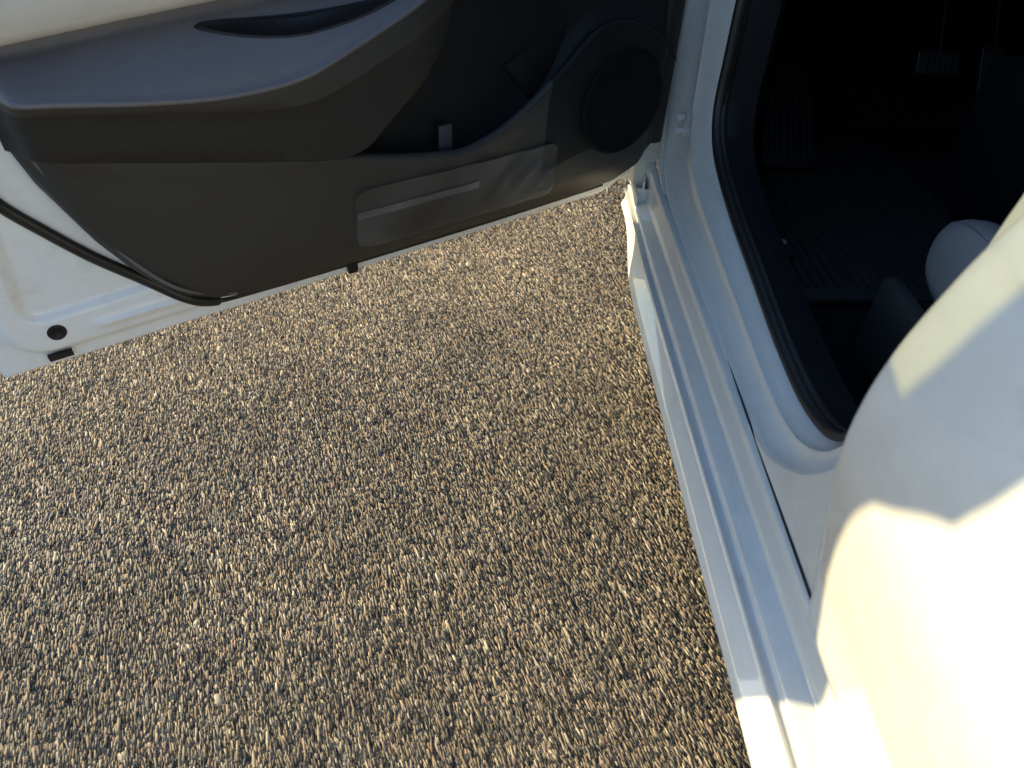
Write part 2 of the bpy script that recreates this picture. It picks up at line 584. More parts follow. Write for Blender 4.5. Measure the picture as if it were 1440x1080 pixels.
# skin of the B pillar, aft of the flange, and of the hinge pillar, ahead of it
rows_b, rows_a = [], []
for S, E in zip(seal_path, edge_path):
    if E.y < -0.70:
        rows_b.append([E, E + Vector((-0.0015, -0.006, -0.002)), Vector((E.x - 0.002, min(-1.06, E.y - 0.04), max(E.z - 0.02, 0.3502))),
                       Vector((E.x + 0.01, min(-1.25, E.y - 0.1), max(E.z - 0.02, 0.3502)))])
    if E.y > -0.14 and E.z > 0.3525:
        rows_a.append([E, E + Vector((-0.004, 0.004, -0.001)), E + Vector((-0.006, 0.014, -0.003)),
                       E + Vector((-0.004, 0.035, -0.004)), E + Vector((0.012, 0.075, -0.004)), E + Vector((0.03, 0.12, -0.004))])
fl.grid(rows_b)
fl.grid(rows_a)
fl.build('door_frame', 'paint', car, sharp=50)

# --- rubber seal round the opening
sp = [p + Vector((0.006, 0, 0.004)) for p in seal_path]
seal = MB()
seal.tube(sp, (0.0085, 0.011), 12)
sp2 = [p + Vector((0.013, 0, 0.010)) for p in seal_path[::2]]
seal.tube(sp2, (0.006, 0.007), 8)
seal.build('door_seal', 'rubber', car, sharp=None)

# --- seam groove on the sill, behind the middle of the opening
gr = MB()
gp = catmull([(0.0395, -0.58, 0.3512), (0.0375, -0.70, 0.3512), (0.0345, -0.86, 0.3512), (0.0325, -1.00, 0.3505), (0.031, -1.10, 0.350)], 8)
gr.tube(gp, [0.0004 + 0.0013 * min(1, i / 10) for i in range(len(gp))], 6)
gr.build('sill_seam', 'black', car)

# --- stepped end of the sill under the hinge pillar
en = MB()
en.box((0.008, 0.002, 0.288), (0.006, 0.075, 0.030), 0.002)
en.box((0.020, -0.022, 0.296), (0.022, 0.005, 0.028), 0.0018)
en.box((0.027, 0.006, 0.306), (0.005, 0.060, 0.040), 0.0018, Matrix.Rotation(math.radians(-14), 3, 'Z'))
en.box((0.026, 0.038, 0.345), (0.046, 0.045, 0.11), 0.006)
en.build('sill_end', 'paint', car)
hg = MB()
hg.box((0.050, 0.034, 0.50), (0.030, 0.030, 0.085), 0.005, Matrix.Rotation(math.radians(-25), 3, 'Z'))
hg.tube([(0.036, 0.046, 0.445), (0.036, 0.046, 0.555)], 0.008, 12)
hinge = hg.build('door_hinge', 'paint', car)
for bz in (0.445, 0.470):
    MB().tube([(0.066, -0.045, bz), (0.058, -0.050, bz)], 0.0065, 6).build('hinge_bolt', 'paint', hinge)

# --- front fender, ahead of the hinge pillar
rows = []
for y in [0.23, 0.26, 0.3, 0.4, 0.6, 0.8, 1.0, 1.2]:
    row = []
    arch = math.sqrt(max(0.0, 0.36**2 - (y - 0.95)**2)) if abs(y - 0.95) < 0.36 else 0
    z0 = max(0.16, 0.32 + arch if arch > 0 else 0.16)
    for kz in range(11):
        z = z0 + (0.93 - z0) * kz / 10
        x = interp(z, [(0.15, 0.0), (0.3, -0.02), (0.55, -0.045), (0.68, -0.05), (0.8, -0.03), (0.93, 0.03)])
        row.append((x + 0.0, y, z))
    rows.append(row)
MB().grid(rows).build('front_fender', 'paint', car)

# --- rear door, closed: bulged outer skin
rd = [(0.376, 0.012), (0.385, 0.003), (0.437, -0.008), (0.493, -0.020), (0.571, -0.036), (0.630, -0.046), (0.681, -0.047), (0.727, -0.041),
      (0.767, -0.030), (0.801, -0.018), (0.828, -0.005), (0.87, 0.010), (0.93, 0.028), (0.965, 0.035)]
rows = []
for i in range(61):
    z = 0.376 + (0.965 - 0.376) * (i / 60)
    x = interp(z, rd)
    row = [(x + 0.045, -1.012, z), (x + 0.012, -1.014, z), (x + 0.005, -1.0155, z), (x + 0.0018, -1.0185, z), (x, -1.023, z)]
    for y in (-1.03, -1.05, -1.1, -1.15, -1.2, -1.3, -1.45, -1.6, -1.8, -2.0, -2.2):
        tuck = -0.006 * sm(y, -1.02, -1.5)
        row.append((x + tuck, y, z))
    rows.append(row)
rdm = MB().grid(rows, flip=True)
b0 = rows[0]
rdm.grid([b0, [(p[0] + 0.03, p[1], p[2] - 0.001) for p in b0]])
rear_door = rdm.build('rear_door', 'paint', car, sharp=60)
MB().box((0.045, -1.62, 0.972), (0.03, 1.2, 0.016), 0.004).build('belt_trim', 'black', rear_door)
mesh_obj('window_glass', [(0.055, -1.03, 0.975), (0.055, -2.2, 0.975), (0.21, -2.0, 1.34), (0.21, -1.03, 1.36)],
         [[0, 1, 2, 3]], 'dark_glass', rear_door, smooth=False)

# --- B pillar upper, roof, windscreen pillar
MB().tube(catmull([(0.10, -0.985, 0.95), (0.14, -0.99, 1.15), (0.20, -0.99, 1.36)], 5), (0.028, 0.06), 10).build('pillar_trim', 'black', car)
rows = []
for y, zc, xw in [(0.02, 1.26, 0.25), (-0.2, 1.36, 0.22), (-0.6, 1.42, 0.20), (-1.0, 1.44, 0.20), (-1.5, 1.42, 0.21), (-2.0, 1.35, 0.23), (-2.4, 1.24, 0.27)]:
    row = [(xw + 0.02, y, zc - 0.09), (xw, y, zc - 0.075)]
    for k in range(11):
        x = xw + (1.74 - 2 * xw) * k / 10
        row.append((x, y, zc - 0.06 * ((k - 5) / 5)**2))
    row += [(1.74 - xw, y, zc - 0.075), (1.72 - xw, y, zc - 0.09)]
    rows.append(row)
rf = MB().grid(rows)
rf.grid([[(p[0], p[1], p[2] - 0.03) for p in row] for row in rows], flip=True)
rf.build('roof', 'paint', car)
MB().tube(catmull([(0.06, 0.50, 0.93), (0.13, 0.28, 1.10), (0.24, 0.03, 1.235)], 6), (0.03, 0.045), 10).build('windscreen_pillar', 'paint', car)

# --- the dark cabin
cb = MB()
def quad(a, b, c, d):
    cb.add([a, b, c, d], [[0, 1, 2, 3]])
quad((0.16, -2.2, 0.235), (1.60, -2.2, 0.235), (1.60, 0.45, 0.235), (0.16, 0.45, 0.235))          # floor
quad((0.16, 0.45, 0.235), (1.60, 0.45, 0.235), (1.60, 0.85, 0.62), (0.16, 0.85, 0.62))            # toe board
quad((0.16, 0.85, 0.62), (1.60, 0.85, 0.62), (1.60, 0.85, 0.98), (0.16, 0.85, 0.98))              # firewall
quad((1.62, -2.2, 0.2), (1.62, 0.9, 0.2), (1.62, 0.9, 0.98), (1.62, -2.2, 0.98))                  # far side
quad((0.16, -2.2, 0.2), (1.62, -2.2, 0.2), (1.62, -2.2, 1.1), (0.16, -2.2, 1.1))
cb.build('cabin_floor', 'carpet', car, smooth=False)
# kick panel and inner sill trim
rows = []
for p in seal_path:
    if p.z < 0.86 and p.y > -0.895:
        din = 1.0
        rows.append([p + Vector((0.010, 0, 0.0)), p + Vector((0.022, 0.0, 0.009)), p + Vector((0.045, 0, 0.006)),
                     p + Vector((0.070, 0, -0.004)),
                     Vector((p.x + 0.085, p.y + (0.02 if p.y > -0.2 else 0), max(p.z - 0.03, 0.24))),
                     Vector((p.x + 0.090, p.y + (0.03 if p.y > -0.2 else 0), 0.236))])
MB().grid(rows).build('sill_trim', 'black', car)
kp = MB()
kp.grid([[(0.13, -0.10, z), (0.185, 0.02, z), (0.20, 0.25, z), (0.21, 0.60, z), (0.21, 0.92, z)] for z in (0.235, 0.35, 0.5, 0.65, 0.8)])
kp.build('kick_panel', 'black', car)
# dashboard with a rolled lower edge
rows = []
for k in range(13):
    a = -0.9 + k * 0.2
    rows.append([(x, 0.30 + 0.10 * math.sin((x - 0.2) * 2.2) * 0.15 - 0.10 * math.cos(a), 0.74 + 0.13 * math.sin(a) + (0.0 if x < 1 else 0.01))
                 for x in [0.13 + 0.08 * i for i in range(19)]])
db = MB().grid(rows)
db.grid([[(x, 0.235, 0.64) for x in (0.13, 1.57)], [(x, 0.84, 0.70) for x in (0.13, 1.57)]])
db.grid([[(x, 0.30, 0.88) for x in (0.13, 1.57)], [(x, 0.84, 0.95) for x in (0.13, 1.57)]])
db.build('dashboard', 'black', car)
cc = MB().box((0.86, -0.45, 0.38), (0.24, 1.25, 0.30), 0.03)
cc.build('centre_console', 'black', car)
mesh_obj('windscreen', [(0.10, 0.55, 0.95), (1.64, 0.55, 0.95), (1.50, 0.03, 1.25), (0.25, 0.03, 1.25)], [[0, 1, 2, 3]], 'dark_glass', car, smooth=False)
mesh_obj('far_window', [(1.64, 0.5, 0.97), (1.64, -2.2, 0.97), (1.50, -2.0, 1.36), (1.50, 0.03, 1.25)], [[0, 1, 2, 3]], 'dark_glass', car, smooth=False)

# footrest with ribs
fr_a, fr_b = Vector((0.34, 0.17, 0.262)), Vector((0.40, 0.50, 0.40))
fdir = (fr_b - fr_a).normalized()
fwid = Vector((1, 0, 0))
fnor = fwid.cross(fdir).normalized()
fq = fdir.cross(fnor)
rot = Matrix((fwid, fdir, fnor)).transposed()
foot = MB().box((fr_a + fr_b) / 2 + fwid * 0.05, (0.125, 0.36, 0.02), 0.006, rot)
footrest = foot.build('footrest', 'black', car)
for i in range(7):
    MB().box((fr_a + fr_b) / 2 + fwid * (0.005 + 0.015 * i) + fnor * 0.012, (0.005, 0.31, 0.006), 0.001, rot).build('rib', 'mat', footrest)
# pedals
def pedal(c, w, h, tilt, arm_to):
    rot = Matrix.Rotation(math.radians(tilt), 3, 'X')
    p = MB().box(c, (w, 0.016, h), 0.005, rot).build('pedal', 'rubber', car)
    for i in range(6):
        off = rot @ Vector((-w * 0.36 + w * 0.145 * i, -0.010, 0))
        MB().box(Vector(c) + off, (0.006, 0.006, h * 0.78), 0.0015, rot).build('rib', 'mat', p)
    arm = MB().tube(catmull([Vector(c) + Vector((0, 0.01, h * 0.3)), Vector(c) + Vector((0, 0.06, 0.10)), arm_to], 5), (0.005, 0.012), 8)
    arm.build('pedal_arm', 'black', p)
    rim = MB()
    rim.tube([Vector(c) + rot @ Vector((-w / 2, -0.009, -h / 2 + 0.006)), Vector(c) + rot @ Vector((-w / 2, -0.009, h / 2 - 0.006))], 0.0014, 6)
    rim.build('trim_rim', 'metal', p)
    return p
pedal((0.775, 0.40, 0.425), 0.105, 0.055, -28, (0.775, 0.52, 0.66))
pedal((0.925, 0.42, 0.395), 0.055, 0.13, -30, (0.925, 0.55, 0.62))

# bonnet release under the sill trim
rel = MB().box((0.205, -0.30, 0.352), (0.022, 0.085, 0.026), 0.006).build('release_lever', 'black', car)
MB().box((0.206, -0.305, 0.3665), (0.006, 0.014, 0.002), 0.0005).build('release_symbol', 'leather', rel)

# --- driver seat: one empty part would be no mesh, so the cushion carries the rest
mid = []
for i in range(15):
    v = i / 14
    mid.append([(0.40 + 0.27 * k / 10, -0.44 - 0.52 * v, 0.492 - 0.03 * v - 0.06 * (1 - sm(v, 0, 0.16))**2 - 0.012 * math.sin(math.pi * k / 10)) for k in range(11)])
mid.insert(0, [(p[0], p[1] - 0.012, p[2] - 0.05) for p in mid[0]])
mid.insert(0, [(p[0], p[1] - 0.04, p[2] - 0.05) for p in mid[0]])
seat = MB().grid(mid).build('driver_seat', 'fabric', car, sharp=None)
def bolster(xc):
    def pt(v, a_):
        cap = math.sqrt(max(0.0, 1 - (1 - min(1.0, v / 0.26))**2.2)) if v < 0.26 else 1.0
        cx_, cz_ = math.cos(a_), math.sin(a_)
        w_, hgt = 0.049 * (0.06 + 0.94 * cap), 0.075 * (0.12 + 0.88 * cap)
        e_ = 0.82
        return Vector((xc + w_ * math.copysign(abs(cx_)**e_, cx_), -0.425 - 0.52 * v, 0.452 - 0.012 * (1 - cap) + hgt * math.copysign(abs(cz_)**e_, cz_)))
    rows = [[pt(v, 2 * math.pi * k / 28) for k in range(28)] for v in (0.0, 0.004, 0.012, 0.025, 0.045, 0.07, 0.10, 0.135, 0.17, 0.21, 0.26, 0.32, 0.5, 0.75, 1.0)]
    rows.insert(0, [sum(rows[0], Vector()) / 28] * 28)
    b_ = MB().grid(rows, close_u=True).build('seat_bolster', 'leather', seat, sharp=None)
    MB().tube([pt(v, math.radians(118)) + Vector((0, 0, 0.0004)) for v in (0.02, 0.045, 0.07, 0.10, 0.135, 0.17, 0.3, 0.5, 0.75, 1.0)], 0.0013, 6).build('seam', 'thread', seat)
bolster(0.392)
bolster(0.686)
MB().box((0.55, -0.70, 0.33), (0.42, 0.42, 0.13), 0.03).build('seat_base', 'black', seat)
sv = MB().box((0.300, -0.70, 0.35), (0.03, 0.44, 0.14), 0.012)
sv.build('side_cover', 'plastic', seat)
bk = []
for i in range(15):
    v = i / 14
    row = []
    for j in range(17):
        u = j / 16
        e = abs(u - 0.5) * 2
        x = 0.26 + 0.50 * u + (u - 0.5) * -0.08 * v
        row.append((x, -0.90 - 0.22 * v + 0.06 * sm(e, 0.5, 0.8) - 0.10 * sm(e, 0.85, 1), 0.46 + 0.62 * v))
    bk.append(row)
bkm = MB().grid(bk, flip=True)
bkm.grid([[(p[0], p[1] - 0.12, p[2]) for p in row] for row in bk])
bkm.build('backrest', 'leather', seat)

# --- floor mat: lies loose on the floor
def floor_mat():
    mb = MB()
    mb.box((0.475, 0.02, 0.245), (0.44, 0.66, 0.012), 0.004)
    for i in range(20):
        mb.box((0.29 + 0.0195 * i, 0.02, 0.2525), (0.006, 0.58, 0.006), 0.0012)
    o = mb.build('floor_mat', 'mat')
    o['label'] = 'black ribbed rubber floor mat in the dark footwell'
    o['category'] = 'floor mat'
    return o
floor_mat()

# ------------------------------------------------------------------ the open front door
TH = math.radians(59.0)
DA = Vector((-math.sin(TH), -math.cos(TH), 0))
DN = Vector((math.cos(TH), -math.sin(TH), 0))
DO = Vector((-0.02, 0, 0))
def dp(s, h, t=0.0):
    return DO + DA * s + DN * t + Vector((0, 0, h))

REAR = [(0.29, 1.122), (0.33, 1.127), (0.55, 1.131), (0.74, 1.133), (0.80, 1.143), (0.867, 1.164), (0.93, 1.200), (0.965, 1.228), (1.0, 1.24)]
def rear_s(h):
    return interp(h, REAR)
def front_s(h):
    return -0.01 - 0.025 * sm(h, 0.30, 0.45)
def bottom_h(s):
    return 0.302 - 0.009 * s + 0.03 * sm(s, 0.06, -0.03)

def sheet_t(s, h):
    """pressed shape of the inner sheet"""
    hb = bottom_h(s)
    q = h - hb
    # raised field above the bottom flange, its corner rounded at the rear
    dx = rear_s(h) - s
    R_ = 0.06
    ex, eh = dx - 0.022, q - 0.020
    if ex < R_ and eh < R_:
        d = R_ - math.hypot(R_ - ex, R_ - eh)
    else:
        d = min(ex, eh)
    t = 0.014 * sm(d, 0.0, 0.015)
    # sunk field behind the weatherstrip: lower edge sloping, rear edge curved
    ex2, eh2 = (1.075 - 0.10 * (h - 0.35)) - s, h - (0.372 + 0.10 * max(0, 1.04 - s) * 0.4)
    R2 = 0.03
    d2 = R2 - math.hypot(R2 - ex2, R2 - eh2) if (ex2 < R2 and eh2 < R2) else min(ex2, eh2)
    t -= 0.010 * sm(d2, 0.0, 0.010)
    # a rounded bead running forward
    lb = 0.348 + 0.05 * (1.0 - s) * 0.1
    if s < 1.03:
        t += 0.007 * math.exp(-((h - lb) / 0.007)**2) * sm(s, 1.005, 0.97)
    return t

hs = [0.0, 0.0008, 0.003, 0.006] + [0.010 + 0.005 * i for i in range(56)] + [0.32 + 0.03 * i for i in range(13)]
rows = []
for q in hs:
    row = []
    us = [0, 0.02, 0.06] + [0.1 + 0.05 * i for i in range(12)] + [0.66 + 0.00567 * i for i in range(61)]
    for u in us:
        h0 = 0.30 + q
        fs, rs = front_s(h0), rear_s(h0) - 0.012
        s = fs + (rs - fs) * min(u, 1.0)
        h = bottom_h(s) + q
        t = sheet_t(s, h)
        if q < 0.003:
            t -= 0.003 - q
        row.append(dp(s, h, t))
    h = 0.293 + q
    rs = rear_s(h)
    for ds, t in ((-0.008, -0.0005), (-0.004, -0.0025), (-0.001, -0.007), (0.0, -0.014), (0.0, -0.05), (-0.002, -0.085), (-0.006, -0.092), (-0.012, -0.095)):
        row.append(dp(rs + ds, h, t))
    rows.append(row)
sh = MB().grid(rows)
# underside and outer skin
brow = rows[0]
under = [[p for p in brow], [p + DN * -0.004 + Vector((0, 0, 0.001)) for p in brow]]
nb = len(brow)
outer_rows = []
for i in range(30):
    h = 0.304 + (0.965 - 0.304) * i / 29
    bul = interp(h, [(0.303, -0.050), (0.335, -0.022), (0.37, 0.0), (0.5, 0.035), (0.65, 0.055), (0.75, 0.04), (0.97, -0.015)])
    row = []
    for k in range(25):
        u = k / 24
        s = -0.01 + (rear_s(max(h, 0.29)) - 0.006 + 0.01 + 0.006) * u
        row.append(dp(s, h + (0.012 if i == 0 else 0), -0.095 - bul * (0.35 + 0.65 * math.sin(math.pi * (0.08 + 0.84 * u))**0.5)))
    outer_rows.append(row)
sh.grid(outer_rows, flip=True)
nu = 25
under = []
for k in range(nu):
    u = k / 24
    s = -0.01 + 1.128 * u
    under.append([dp(s, bottom_h(s) + 0.002, -0.003), dp(s, bottom_h(s) + 0.008, -0.03), dp(s, 0.309, -0.030), dp(s, 0.306, -0.045)])
sh.grid(under)
# front face
ff = []
for i in range(12):
    h = 0.31 + 0.65 * i / 11
    ff.append([dp(front_s(h), h, 0.0), dp(front_s(h) - 0.004, h, -0.02), dp(-0.01, h, -0.10)])
sh.grid(ff)
front_door = sh.build('front_door', 'inner_paint', car, sharp=55)
front_door['label'] = 'front door swung wide open, charcoal lining facing the camera'

MB().tube([dp(-0.040, h, 0.012) for h in (0.40, 0.5, 0.6, 0.75, 0.94)], (0.020, 0.026), 12).build('dark_gap_fill', 'rubber', front_door)  # black tube added in the hinge gap, standing in for its shade

# window frame and glass above the belt
wf = MB()
SASH = [(0.925, 1.150, 1.215), (0.948, 1.165, 1.237), (0.978, 1.187, 1.262), (0.998, 1.193, 1.282), (1.034, 1.197, 1.289), (1.10, 1.195, 1.294),
        (1.20, 1.185, 1.290), (1.345, 1.150, 1.262)]
rows = []
for h, sa_, sb_ in SASH:
    tt = -0.055 - 0.11 * sm(h, 1.05, 1.40)
    rows.append([dp(sa_, h, tt - 0.012), dp(sa_, h, tt + 0.010), dp(sa_ + 0.006, h, tt + 0.014), dp(sb_ - 0.006, h, tt + 0.014), dp(sb_, h, tt + 0.008),
                 dp(sb_, h, tt - 0.010), dp(sb_ - 0.006, h, tt - 0.016), dp(sa_ + 0.006, h, tt - 0.016)])
wf.grid(rows, close_u=True)
wf.tube(catmull([dp(1.22, 1.335, -0.16), dp(0.8, 1.36, -0.17), dp(0.45, 1.27, -0.14), dp(0.10, 1.09, -0.08), dp(-0.15, 0.95, -0.05)], 8), (0.018, 0.022), 10)
wf.build('window_frame', 'black', front_door)
rows = []
for h in (0.95, 1.0, 1.05, 1.1, 1.15, 1.2, 1.26, 1.32):
    tt = -0.056 - 0.11 * sm(h, 1.05, 1.40)
    s_a = interp(h, [(0.95, -0.10), (1.09, 0.12), (1.26, 0.45), (1.33, 0.62)])
    s_b = interp(h, [(q[0], q[1] + 0.012) for q in SASH])
    rows.append([dp(s_a + (s_b - s_a) * k / 8, h, tt) for k in range(9)])
MB().grid(rows, flip=True).build('window_glass', 'glass', front_door, sharp=None)

def lerp(x, pts):
    return float(np.interp(x, [p[0] for p in pts], [p[1] for p in pts]))

# ---- lining: lower panel with map pocket, swept across the door
LIP = [(-0.08, 0.54), (-0.05, 0.563), (0.0, 0.603), (0.043, 0.633), (0.093, 0.651), (0.145, 0.650), (0.178, 0.633), (0.21, 0.605), (0.249, 0.573), (0.302, 0.537), (0.355, 0.512),
       (0.408, 0.500), (0.458, 0.505), (0.519, 0.516), (0.586, 0.532), (0.689, 0.557), (0.865, 0.597), (0.982, 0.624), (1.02, 0.632)]
LOW = [(-0.05, 0.400), (-0.03, 0.378), (0.0, 0.357), (0.061, 0.335), (0.147, 0.329), (0.308, 0.327), (0.563, 0.325), (0.688, 0.324), (0.769, 0.326),
       (0.823, 0.335), (0.860, 0.353), (0.893, 0.383), (0.921, 0.423), (0.948, 0.471), (0.969, 0.520), (0.988, 0.565), (0.997, 0.600), (1.004, 0.628), (1.008, 0.67)]
ARM = [(0.25, 0.83), (0.35, 0.79), (0.415, 0.765), (0.482, 0.738), (0.524, 0.722), (0.566, 0.704), (0.607, 0.688), (0.647, 0.673), (0.686, 0.666), (0.731, 0.664),
       (0.774, 0.665), (0.853, 0.674), (0.924, 0.686), (0.989, 0.696), (1.02, 0.70)]
ABOT = [(0.25, 0.80), (0.38, 0.76), (0.415, 0.723), (0.421, 0.697), (0.427, 0.669), (0.444, 0.648), (0.474, 0.618), (0.510, 0.594), (0.545, 0.565), (0.575, 0.542),
        (0.62, 0.537), (0.689, 0.550), (0.865, 0.590), (0.982, 0.617), (1.02, 0.625)]
rows = []
S_LIST = [-0.056 + 0.00765 * i for i in range(112)] + [0.7975 + 0.0021 * i for i in range(99)]
for s in S_LIST:
    low, lip = lerp(s, LOW), interp(s, LIP)
    # rear rim of the lining leans back onto the sheet
    edge = sm(s, 1.006, 0.955)
    lip = max(lip, low + 0.03)
    fronts = sm(s, 0.30, 0.12)          # speaker housing stands proud of the pocket
    tl = (0.022 + 0.028 * edge) * (0.25 + 0.75 * sm(s, -0.058, 0.01))
    mid_h = low + (lip - low) * 0.5
    row = [dp(s, low, 0.004), dp(s, low + 0.001, 0.012), dp(s, low + 0.005, 0.020), dp(s, low + 0.014, tl * 0.62 + 0.006)]
    for f_ in (0.15, 0.3, 0.45, 0.6, 0.75, 0.88):
        row.append(dp(s, low + 0.014 + (lip - low - 0.020) * f_, tl * (0.72 + 0.35 * f_) + 0.008))
    tt = tl * 1.1 + 0.010
    row += [dp(s, lip - 0.008, tt), dp(s, lip - 0.003, tt - 0.0008), dp(s, lip, tt - 0.004), dp(s, lip + 0.001, tt - 0.009), dp(s, lip - 0.004, tt - 0.014)]
    # inside of the pocket, then the wall behind it
    dpt = 0.055 * (1 - fronts) * sm(s, 0.95, 0.86)
    row += [dp(s, lip - 0.01 - dpt * 0.5, tt - 0.018 - 0.004 * (1 - fronts)), dp(s, lip - 0.01 - dpt, max(0.012, tt - 0.030 * (1 - fronts) - 0.012)),
            dp(s, lip - 0.004 - dpt, 0.014 + 0.02 * fronts), dp(s, lip + 0.02, 0.013 + 0.014 * fronts), dp(s, lip + 0.06, 0.016 + 0.008 * fronts),
            dp(s, max(lip + 0.10, 0.74), 0.020), dp(s, 0.80, 0.024), dp(s, 0.86, 0.020), dp(s, 0.935, 0.008)]
    rows.append(row)
def split_grid(rows, test):
    nr, nc = len(rows), len(rows[0])
    out = (MB(), MB())
    for q in out:
        q.v = [tuple(p) for r_ in rows for p in r_]
    for i in range(nr - 1):
        for j in range(nc - 1):
            f = [i * nc + j, (i + 1) * nc + j, (i + 1) * nc + j + 1, i * nc + j + 1]
            out[1 if test(i, j) else 0].f.append(f)
    for q in out:                                   # drop the vertices the half does not use
        used = sorted({k for f in q.f for k in f})
        mp = {k: n_ for n_, k in enumerate(used)}
        q.v = [q.v[k] for k in used]
        q.f = [[mp[k] for k in f] for f in q.f]
    return out
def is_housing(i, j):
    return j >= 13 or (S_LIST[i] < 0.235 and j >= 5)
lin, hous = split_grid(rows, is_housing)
lin.build('lining', 'plastic', front_door, sharp=None)
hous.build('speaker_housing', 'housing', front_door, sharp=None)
# speaker housing rear rim facet inside the pocket
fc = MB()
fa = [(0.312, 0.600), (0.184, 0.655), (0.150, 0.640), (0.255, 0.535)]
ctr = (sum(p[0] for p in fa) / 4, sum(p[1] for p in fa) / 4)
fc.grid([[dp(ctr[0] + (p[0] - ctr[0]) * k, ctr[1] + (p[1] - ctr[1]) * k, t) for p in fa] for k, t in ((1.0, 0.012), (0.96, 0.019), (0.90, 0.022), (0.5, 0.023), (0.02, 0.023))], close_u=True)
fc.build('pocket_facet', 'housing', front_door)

# rim moulding round the rear of the lining
rim_pts = [(0.993, 0.70), (0.991, 0.671), (0.986, 0.634), (0.973, 0.586), (0.960, 0.542), (0.935, 0.486), (0.905, 0.431), (0.873, 0.390), (0.839, 0.363), (0.79, 0.347)]
rp_ = catmull([dp(s, h, 0.043 if s > 0.85 else 0.036) for s, h in rim_pts], 8)
MB().tube(rp_, [(0.0028, 0.0028)] * len(rp_), 8).build('lining_rim', 'pad', front_door, sharp=None)

# weatherstrip on the sheet
ws_pts = [(1.112, 0.955), (1.106, 0.86), (1.094, 0.75), (1.075, 0.66), (1.058, 0.60), (1.034, 0.547), (1.002, 0.503), (0.959, 0.449), (0.909, 0.396), (0.860, 0.353), (0.823, 0.331), (0.77, 0.319), (0.6, 0.316), (0.3, 0.318), (0.06, 0.326)]
wsp = catmull([dp(s, h, sheet_t(s, h) + 0.004) for s, h in ws_pts], 8)
MB().tube(wsp, [(0.0075, 0.009) if i < 82 else (0.004, 0.004) for i in range(len(wsp))], 10).build('weatherstrip', 'rubber', front_door, sharp=None)

# ---- armrest
rows = []
s_arm = [0.372 + 0.008 * i for i in range(80)]
for s in s_arm:
    if s > 1.005:
        break
    a, b = interp(s, ARM), interp(s, ABOT)
    b = min(b, a - 0.03)
    g_ = sm(s, 1.004, 0.975)
    fr2 = sm(s, 0.36, 0.52)
    tf = (0.045 + 0.055 * g_) * (0.55 + 0.45 * fr2)
    crease = a - min(0.016 + 0.028 * sm(s, 0.85, 0.58), (a - b) * 0.6)
    row = [dp(s, b + 0.012, 0.018), dp(s, b + 0.002, tf * 0.55), dp(s, b, tf * 0.70), dp(s, b + 0.004, tf * 0.76),
           dp(s, b + (crease - b) * 0.35, tf * 0.81), dp(s, b + (crease - b) * 0.7, tf * 0.87), dp(s, crease - 0.004, tf * 0.90),
           dp(s, crease, tf * 0.925), dp(s, crease + 0.002, tf * 0.955), dp(s, a - (a - crease) * 0.5, tf * 0.985), dp(s, a - 0.005, tf * 0.995)]
    rows.append(row)
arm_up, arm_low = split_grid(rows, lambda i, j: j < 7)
arm_up.build('armrest', 'plastic', front_door, sharp=45)
arm_low.build('armrest_base', 'dark_plastic', front_door, sharp=45)
# padded top
rows = []
for s in s_arm:
    if s > 1.005:
        break
    a = interp(s, ARM)
    g_ = sm(s, 1.004, 0.975)
    fr2 = sm(s, 0.36, 0.52)
    tf = (0.045 + 0.055 * g_) * (0.55 + 0.45 * fr2)
    back = max(interp(s, [(0.4, 0.775), (0.5, 0.757), (0.648, 0.741), (0.712, 0.735), (0.79, 0.731), (0.886, 0.724), (0.974, 0.718), (1.02, 0.716)]), a + 0.012)
    cup = math.exp(-((s - 0.615) / 0.105)**4)
    row = [dp(s, a - 0.005, tf * 0.993), dp(s, a - 0.0035, tf * 1.015), dp(s, a - 0.0005, tf * 1.02), dp(s, a + 0.002, tf * 1.0), dp(s, a + 0.003, tf * 0.975)]
    for f_ in (0.05, 0.12, 0.25, 0.4, 0.55, 0.7, 0.85, 0.95, 1.0):
        hh = a + 0.004 + (back - a - 0.004) * (f_ ** 0.8)
        t = tf * 0.96 * (1 - f_) + 0.030 * f_
        row.append(dp(s, hh, t))
    row += [dp(s, back + 0.004, 0.024), dp(s, back + 0.02, 0.022)]
    rows.append(row)
MB().grid(rows, flip=True).build('armrest_pad', 'pad', front_door, sharp=50)
# pull cup sunk in the pad: a dark lens-shaped opening with a rim
cup = MB()
ring_pts = [(0.76, 0.744), (0.706, 0.744), (0.635, 0.742), (0.549, 0.742), (0.494, 0.744), (0.505, 0.737), (0.552, 0.727), (0.62, 0.719), (0.683, 0.722), (0.733, 0.735)]
def pad_pt(s, f_):
    a = interp(s, ARM)
    tf = 0.100 * (0.55 + 0.45 * sm(s, 0.36, 0.52))
    back = max(interp(s, [(0.4, 0.775), (0.5, 0.757), (0.648, 0.741), (0.712, 0.735), (0.79, 0.731), (0.886, 0.724)]), a + 0.012)
    return dp(s, a + 0.004 + (back - a - 0.004) * (f_ ** 0.8), tf * 0.96 * (1 - f_) + 0.030 * f_)
lens = []
for k in range(28):
    a_ = 2 * math.pi * k / 28
    s = 0.635 + 0.130 * math.cos(a_)
    lens.append((s, 0.58 + 0.30 * math.cos(a_) + 0.17 * math.sin(a_) * (1.0 - 0.25 * math.sin(a_))))
up_ = Vector((0, 0, 1))
ring = [pad_pt(s, f_) for s, f_ in lens]
cen = sum(ring, Vector()) / len(ring)
